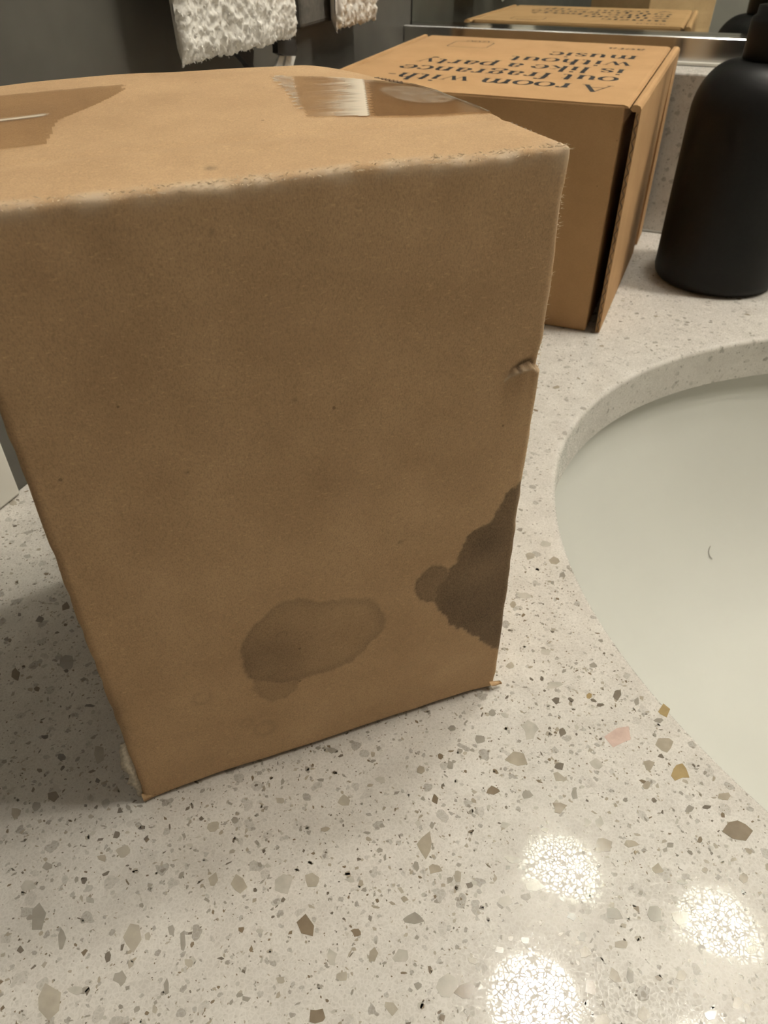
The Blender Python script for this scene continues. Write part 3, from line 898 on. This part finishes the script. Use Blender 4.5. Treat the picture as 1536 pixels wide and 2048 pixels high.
# ---- lettering: a small serif alphabet drawn with a broad nib
THICK, THIN = 0.245, 0.07
def arc(cx, cy, rx, ry, a0, a1, n=18):
    return [(cx + rx * math.cos(math.radians(a0 + (a1 - a0) * k / n)), cy + ry * math.sin(math.radians(a0 + (a1 - a0) * k / n))) for k in range(n + 1)]
def S(pts, w=None, closed=False): return (pts, w, closed)
def stem(x, y0, y1): return S([(x, y0), (x, y1)], THICK)
def serif(x, y, h=0.20): return S([(x - h, y), (x + h, y)], 0.055)
def flag(x, y): return S([(x - 0.20, y - 0.07), (x, y)], 0.075)
def blob(x, y, r=0.10): return S([(x, y - r), (x, y + r)], 2 * r)
def arch(x0, x1): return S(arc((x0 + x1) / 2 + 0.02, 0.62, (x1 - x0) / 2 - 0.02, 0.36, 170, 0, 16))
G = {
 'A': (1.45, [S([(0.12, 0.03), (0.68, 1.5)], 0.06), S([(0.68, 1.5), (1.26, 0.03)], 0.22), S([(0.34, 0.52), (1.04, 0.52)], 0.055), serif(0.12, 0.03, 0.17), serif(1.26, 0.03, 0.2)]),
 'r': (0.80, [stem(0.28, 0, 0.97), serif(0.28, 0.03), flag(0.28, 0.97), S(arc(0.52, 0.62, 0.22, 0.35, 175, 60)), blob(0.63, 0.88, 0.09)]),
 'o': (1.08, [S(arc(0.54, 0.49, 0.40, 0.47, 0, 360, 40), None, True)]),
 'm': (1.72, [stem(0.28, 0, 0.97), stem(0.84, 0, 0.62), stem(1.40, 0, 0.62), serif(0.28, 0.03), serif(0.84, 0.03), serif(1.40, 0.03), flag(0.28, 0.97), arch(0.28, 0.84), arch(0.84, 1.40)]),
 'n': (1.15, [stem(0.28, 0, 0.97), stem(0.85, 0, 0.62), serif(0.28, 0.03), serif(0.85, 0.03), flag(0.28, 0.97), arch(0.28, 0.85)]),
 'h': (1.15, [stem(0.28, 0, 1.55), stem(0.85, 0, 0.62), serif(0.28, 0.03), serif(0.85, 0.03), flag(0.28, 1.55), arch(0.28, 0.85)]),
 'u': (1.15, [stem(0.26, 0.35, 0.97), stem(0.84, 0, 0.97), flag(0.26, 0.97), flag(0.84, 0.97), S([(0.84, 0.03), (1.04, 0.05)], 0.06), S(arc(0.55, 0.36, 0.29, 0.34, 180, 350, 16))]),
 'w': (1.55, [S([(0.16, 0.97), (0.50, 0.0)], 0.19), S([(0.50, 0.0), (0.80, 0.97)], 0.055), S([(0.72, 0.97), (1.06, 0.0)], 0.19), S([(1.06, 0.0), (1.38, 0.97)], 0.055), serif(0.16, 0.95, 0.17), serif(0.74, 0.95, 0.15), serif(1.38, 0.95, 0.15)]),
 'i': (0.58, [stem(0.28, 0, 0.97), serif(0.28, 0.03), flag(0.28, 0.97), blob(0.28, 1.38, 0.11)]),
 'l': (0.58, [stem(0.28, 0, 1.55), serif(0.28, 0.03), flag(0.28, 1.55)]),
 't': (0.72, [S([(0.30, 0.25), (0.30, 1.28)], THICK), S(arc(0.50, 0.26, 0.20, 0.23, 180, 320)), S([(0.08, 0.95), (0.60, 0.95)], 0.06)]),
 'f': (0.70, [stem(0.30, 0, 1.25), serif(0.30, 0.03), S(arc(0.52, 1.24, 0.22, 0.30, 180, 50)), blob(0.66, 1.44, 0.09), S([(0.08, 0.95), (0.58, 0.95)], 0.06)]),
 'k': (1.12, [stem(0.28, 0, 1.55), serif(0.28, 0.03), flag(0.28, 1.55), S([(0.34, 0.42), (0.82, 0.95)], 0.055), S([(0.50, 0.60), (0.92, 0.03)], 0.19), serif(0.82, 0.95, 0.17), serif(0.93, 0.03, 0.17)]),
 'a': (1.00, [stem(0.68, 0.12, 0.66), S(arc(0.45, 0.66, 0.23, 0.30, 0, 150)), blob(0.25, 0.74, 0.09), S(arc(0.40, 0.27, 0.24, 0.25, 70, 330, 22)), S([(0.46, 0.50), (0.68, 0.58)], 0.055), S(arc(0.82, 0.16, 0.14, 0.14, 180, 310))]),
 'e': (0.98, [S(arc(0.50, 0.49, 0.37, 0.47, 5, 325, 34)), S([(0.16, 0.52), (0.87, 0.52)], 0.055)]),
 'c': (0.94, [S(arc(0.50, 0.49, 0.37, 0.47, 45, 320, 30)), blob(0.74, 0.76, 0.09)]),
 's': (0.82, [S(arc(0.40, 0.71, 0.25, 0.24, 30, 200, 16)), S([(0.17, 0.63), (0.30, 0.52), (0.50, 0.43), (0.64, 0.30)], 0.17), S(arc(0.40, 0.25, 0.26, 0.24, 15, -160, 16)), S([(0.64, 0.93), (0.64, 0.70)], 0.05), S([(0.14, 0.02), (0.14, 0.28)], 0.05)]),
 'g': (1.05, [S(arc(0.46, 0.64, 0.28, 0.31, 0, 360, 30), None, True), S([(0.28, 0.36), (0.24, 0.20), (0.36, 0.10), (0.66, 0.06)], 0.08), S(arc(0.50, -0.19, 0.36, 0.24, 60, -240, 30)), S([(0.68, 0.86), (0.92, 0.95)], 0.08)]),
 'p': (1.12, [stem(0.28, -0.48, 0.97), serif(0.28, -0.46), flag(0.28, 0.97), S(arc(0.58, 0.49, 0.36, 0.46, 150, -150, 30))]),
 'y': (1.12, [S([(0.20, 0.97), (0.56, 0.02)], 0.19), S([(0.90, 0.97), (0.46, -0.30)], 0.055), serif(0.20, 0.95, 0.18), serif(0.90, 0.95, 0.16), S(arc(0.34, -0.30, 0.13, 0.16, 0, -120)), blob(0.26, -0.38, 0.08)]),
 '-': (0.62, [S([(0.10, 0.42), (0.52, 0.42)], 0.11)]),
 ' ': (0.45, []),
}
def stroke_quads(pts, w, closed):
    out = []
    n = len(pts)
    L = []
    for i in range(n):
        a = pts[i - 1] if i > 0 else (pts[-2] if closed else pts[0])
        b = pts[i + 1] if i < n - 1 else (pts[1] if closed else pts[-1])
        tx, ty = b[0] - a[0], b[1] - a[1]
        l = math.hypot(tx, ty) or 1
        tx /= l; ty /= l
        ww = w if w else THIN + (THICK - THIN) * abs(ty) ** 1.6
        L.append(((pts[i][0] - ty * ww / 2, pts[i][1] + tx * ww / 2), (pts[i][0] + ty * ww / 2, pts[i][1] - tx * ww / 2)))
    for i in range(n - 1):
        out.append((L[i][0], L[i][1], L[i + 1][1], L[i + 1][0]))
    return out
def text_width(s): return sum(G[c][0] for c in s)
def print_line(name, s, x_start, y_base, width, xh, m, sx=None):
    """lettering upside down for this view: it reads towards -x with its tops towards -y"""
    k = sx if sx else width / text_width(s)
    V, Fc = [], []
    cur = 0.0
    lay = 0
    for c in s:
        adv, strokes = G[c]
        for pts, w, cl in strokes:
            lay = (lay + 1) % 7
            for q in stroke_quads(pts, w, cl):
                b = len(V)
                for gx, gy in q:
                    X = x_start - (cur + gx) * k
                    Y = y_base - gy * xh
                    V.append((X, Y, lidz(Y) + 0.00006 + lay * 0.000004))
                Fc.append((b, b + 1, b + 2, b + 3))
        cur += adv
    return mesh_obj(name, V, Fc, m, box2)
X0 = 0.1440
print_line('printed_line', 'A room with-', X0, 0.0405, 0.1185, 0.0112, M['ink'])
print_line('printed_line', 'out fragrance', X0, 0.0640, 0.1195, 0.0112, M['ink'])
print_line('printed_line', 'is like a party', X0, 0.0868, 0.1175, 0.0112, M['ink'])
print_line('printed_line', 'without', X0, 0.1095, 0.0695, 0.0112, M['ink'])
print_line('printed_line', 'music', X0, 0.1315, 0.0515, 0.0112, M['ink'])
print_line('brand_print', 'aera', X0 + 0.0005, 0.1580, 0.0225, 0.0056, M['ink_thin'])
# outline emblem at the far left of the lid
V, Fc = [], []
def lid_stroke(pts, w):
    for a, b in zip(pts, pts[1:]):
        d = Vector((b[0] - a[0], b[1] - a[1])).normalized()
        n = Vector((-d.y, d.x)) * w / 2
        s = len(V)
        for q in ((a[0] + n.x, a[1] + n.y), (a[0] - n.x, a[1] - n.y), (b[0] - n.x, b[1] - n.y), (b[0] + n.x, b[1] + n.y)):
            V.append((q[0], q[1], lidz(q[1]) + 0.00006))
        Fc.append((s, s + 1, s + 2, s + 3))
ex0, ex1, ey0, ey1 = 0.0265, 0.0530, 0.1310, 0.1530
lid_stroke(arc(ex0 + 0.003, ey0 + 0.003, 0.003, 0.003, 180, 270, 5) + arc(ex1 - 0.005, ey0 + 0.003, 0.004, 0.003, 270, 360, 5) + arc(ex1 - 0.004, ey1 - 0.003, 0.003, 0.003, 0, 90, 5) + arc(ex0 + 0.003, ey1 - 0.003, 0.003, 0.003, 90, 180, 5) + [(ex0, ey0 + 0.003)], 0.0007)
for cx in (0.0345, 0.0395, 0.0455):
    lid_stroke(arc(cx, ey1 + 0.001, 0.0018, 0.0042, 0, 180, 8), 0.0008)
lid_stroke([(0.0325, ey1 + 0.0045), (0.050, ey1 + 0.0052)], 0.0006)
mesh_obj('printed_emblem', V, Fc, M['ink_thin'], box2)

# ------------------------------------------------------------------ black pump bottle
BX, BY, BR = 0.0255, 0.4935, 0.0355
bot = empty('soap_bottle', (BX, BY, 0))
tag(bot, 'matte black round pump bottle beside the sink by the backsplash', 'bottle')
prof = [(0.0, 0.0004), (BR - 0.005, 0.0004), (BR - 0.0022, 0.0012), (BR - 0.0006, 0.0032), (BR, 0.006), (BR, 0.03), (BR, 0.06), (BR, 0.088)]
for k in range(1, 13):
    th = math.pi / 2 * k / 12
    prof.append((0.0145 + (BR - 0.0145) * math.cos(th) ** 0.9 if k < 12 else 0.0145, 0.090 + 0.0265 * math.sin(th)))
prof += [(0.0135, 0.118), (0.0, 0.118)]
bm_obj('bottle_body', lathe_bm(prof, 96), M['black'], bot, True)
bm_obj('pump_collar', lathe_bm([(0.0, 0.1165), (0.0150, 0.1165), (0.0156, 0.1172), (0.0158, 0.133), (0.0154, 0.1350), (0.0138, 0.1362), (0.0136, 0.1400), (0.0, 0.1405)], 64), M['black'], bot, True)
bm_obj('pump_stem', lathe_bm([(0.0, 0.139), (0.0048, 0.139), (0.0048, 0.158), (0.0, 0.158)], 32), M['black'], bot, True)
hd = lathe_bm([(0.0, 0.156), (0.009, 0.156), (0.0098, 0.158), (0.0098, 0.166), (0.008, 0.169), (0.0, 0.170)], 40)
ph = bm_obj('pump_head', hd, M['black'], bot, True)
V, Fc = tube([(0.004, -0.002, 0.163), (0.022, -0.012, 0.163), (0.034, -0.018, 0.162), (0.039, -0.021, 0.157)], 0.0038, 14)
mesh_obj('nozzle', V, Fc, M['black'], ph, True)

# ------------------------------------------------------------------ towels on the left wall
def towel(name, label, y0, y1, z0, z1, xf, flare, seed, roll=0.0):
    root = empty(name, (XL + xf * 0.5, (y0 + y1) / 2, z0))
    tag(root, label, 'towel')
    nu, nv = 170, 420
    r = np.random.default_rng(seed)
    V, Fc = [], []
    th = 0.007
    us = np.linspace(0, 1, nu); vs = np.linspace(0, 1, nv)
    UU, VV = np.meshgrid(us, vs, indexing='ij')
    for sgn in (1, -1):
        Z = z0 + (z1 - z0) * VV
        Y = y0 + (y1 - y0) * UU - flare * VV * (1 - UU)
        X = XL + xf + sgn * th * 0.5 * np.clip(np.minimum(UU, 1 - UU) * 25, 0, 1) ** 0.5 * np.clip(VV * 60, 0, 1) ** 0.5
        X = X + 0.004 * np.sin(UU * 9 + seed) * (0.4 + 0.6 * VV) + 0.0015 * vnoise(UU, VV, 6, seed)
        if sgn == 1:
            X = X + 0.0008 * vnoise(Y, Z, 380, seed + 1) + 0.0010 * vnoise(Y, Z, 760, seed + 2) + 0.003 * roll * np.exp(-((VV - 0.10) / 0.05) ** 2) * UU
        Z = Z + 0.0008 * vnoise(Y, X * 0, 700, seed + 4) * (VV < 0.03)
        V.append(np.stack([X, Y, Z], -1).reshape(-1, 3))
    V = np.concatenate(V)
    nn = nu * nv
    for i in range(nu - 1):
        for j in range(nv - 1):
            a = i * nv + j
            Fc.append((a, a + nv, a + nv + 1, a + 1))
            Fc.append((nn + a, nn + a + 1, nn + a + nv + 1, nn + a + nv))
    for i in range(nu - 1):
        a = i * nv
        Fc.append((a, nn + a, nn + a + nv, a + nv))
        b = a + nv - 1
        Fc.append((b, b + nv, nn + b + nv, nn + b))
    for j in range(nv - 1):
        Fc.append((j, j + 1, nn + j + 1, nn + j))
        b = (nu - 1) * nv + j
        Fc.append((b, nn + b, nn + b + 1, b + 1))
    o = local(mesh_obj('terry_cloth', V, Fc, M['terry'], root, True), root)
    # loose terry loops: tiny curls on the near face
    P, Q = [], []
    for k in range(5000):
        i = r.integers(1, nu - 1); j = r.integers(0, int(nv * 0.72))
        c = V[i * nv + j]
        a = r.uniform(0, 6.28); l = r.uniform(0.0003, 0.0007)
        d = np.array([l, 0.5 * l * math.cos(a), 0.5 * l * math.sin(a) - 0.0006])
        s = np.array([0, math.cos(a + 1.57), math.sin(a + 1.57)]) * 0.00022
        b = len(P)
        P += [c - s, c + s, c + d * 0.6 + s * 1.3, c + d - np.array([0, 0, 0.0004]), c + d * 0.6 - s * 1.3]
        Q += [(b, b + 1, b + 2, b + 4), (b + 4, b + 2, b + 3)]
    pl = local(mesh_obj('terry_loops', P, Q, M['terry'], root, True), root)
    pl['kind'] = 'stuff'
    return root
tw = 0.022
pa, pb = on_x(366, 124, XL + tw), on_x(590, 80, XL + tw)
t1 = towel('hand_towel', 'white terry towel hanging on the dark wall behind the taped carton', pa.y, pb.y, (pa.z + pb.z) / 2, 0.46, tw, 0.012, 3)
pc, pd = on_x(668, 58, XL + 0.014), on_x(748, 40, XL + 0.014)
t2 = towel('hand_towel', 'white terry towel on the dark wall between another towel and the mirror', pc.y, pd.y, (pc.z + pd.z) / 2, 0.46, 0.014, 0.0, 9, 1.0)
def strip_on_wall(name, pts, x, m, parent, th=0.0012):
    P = [on_x(px, py, x) for px, py in pts]
    n = len(P)
    V = [p for p in P] + [p - Vector((th, 0, 0)) for p in P]
    Fc = [tuple(range(n)), tuple(range(n, 2 * n))[::-1]] + [(k, (k + 1) % n, n + (k + 1) % n, n + k) for k in range(n)]
    o = mesh_obj(name, V, Fc, m, parent)
    return local(o, parent)
xs_ = XL + 0.017
strip_on_wall('dark_band', [(555, 80), (590, 78), (595, 100), (592, 112), (570, 112), (556, 106)], xs_, M['band'], t1, 0.003)
strip_on_wall('ribbon', [(562, 104), (572, 104), (560, 150), (546, 150)], xs_ - 0.0035, M['ribbon'], t1)
strip_on_wall('ribbon', [(574, 108), (593, 107), (582, 150), (566, 150)], xs_ - 0.0035, M['ribbon'], t1)
strip_on_wall('dark_band', [(470, 100), (508, 98), (506, 128), (515, 150), (508, 150), (495, 128)], xs_, M['band'], t1, 0.003)
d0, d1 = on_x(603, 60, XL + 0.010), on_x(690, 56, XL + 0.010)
bm = box_bm(XL + 0.003, XL + 0.0095, d0.y, d1.y, d0.z, 0.461, 0.0025, 3)  # added dark sheet, in place of shade on the left half of this towel
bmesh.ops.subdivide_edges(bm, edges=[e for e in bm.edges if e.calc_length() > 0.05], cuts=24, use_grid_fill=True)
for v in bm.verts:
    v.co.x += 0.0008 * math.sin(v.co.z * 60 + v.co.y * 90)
dp = local(bm_obj('shade_panel', bm, M['charcoal'], t2), t2)
dp['label'] = 'charcoal panel standing in for shade beside the white pile'
# the bar they hang from
bar = empty('towel_bar', (XL, 0.40, 0.46))
tag(bar, 'chrome towel bar on the dark wall holding two white towels', 'towel bar')
V, Fc = tube([(XL + 0.020, 0.235, 0.4665), (XL + 0.020, 0.40, 0.4665), (XL + 0.020, 0.575, 0.4665)], 0.0055, 16)
local(mesh_obj('rod', V, Fc, M['chrome'], bar, True), bar)
for yy in (0.245, 0.565):
    V, Fc = tube([(XL + 0.0002, yy, 0.4665), (XL + 0.004, yy, 0.4665), (XL + 0.016, yy, 0.4665)], 0.008, 16)
    local(mesh_obj('bracket', V, Fc, M['chrome'], bar, True), bar)

# ------------------------------------------------------------------ a stray hair in the bowl
def bowl_point(px, py):
    """where the ray meets the bowl profile"""
    prof_s = BOWL
    d = ray(px, py)
    t0 = (-0.03 - H) / d.z
    for k in range(4000):
        p = CAM + d * (t0 + k * 0.00008)
        s = math.hypot((p.x - SX) / SA, (p.y - SY) / SB)
        zb = np.interp(s, [q[0] for q in prof_s[::-1]], [q[1] for q in prof_s[::-1]])
        if p.z <= zb: return p - d * 0.0012
    return p
hp = [bowl_point(*q) for q in ((1421, 1092), (1418, 1098), (1417, 1105), (1419, 1112), (1424, 1118))]
V, Fc = tube(hp, 0.00016, 6)
tag(mesh_obj('hair_strand', V, Fc, M['hair'], None, True), 'short curved dark hair stuck on the white sink wall', 'hair')
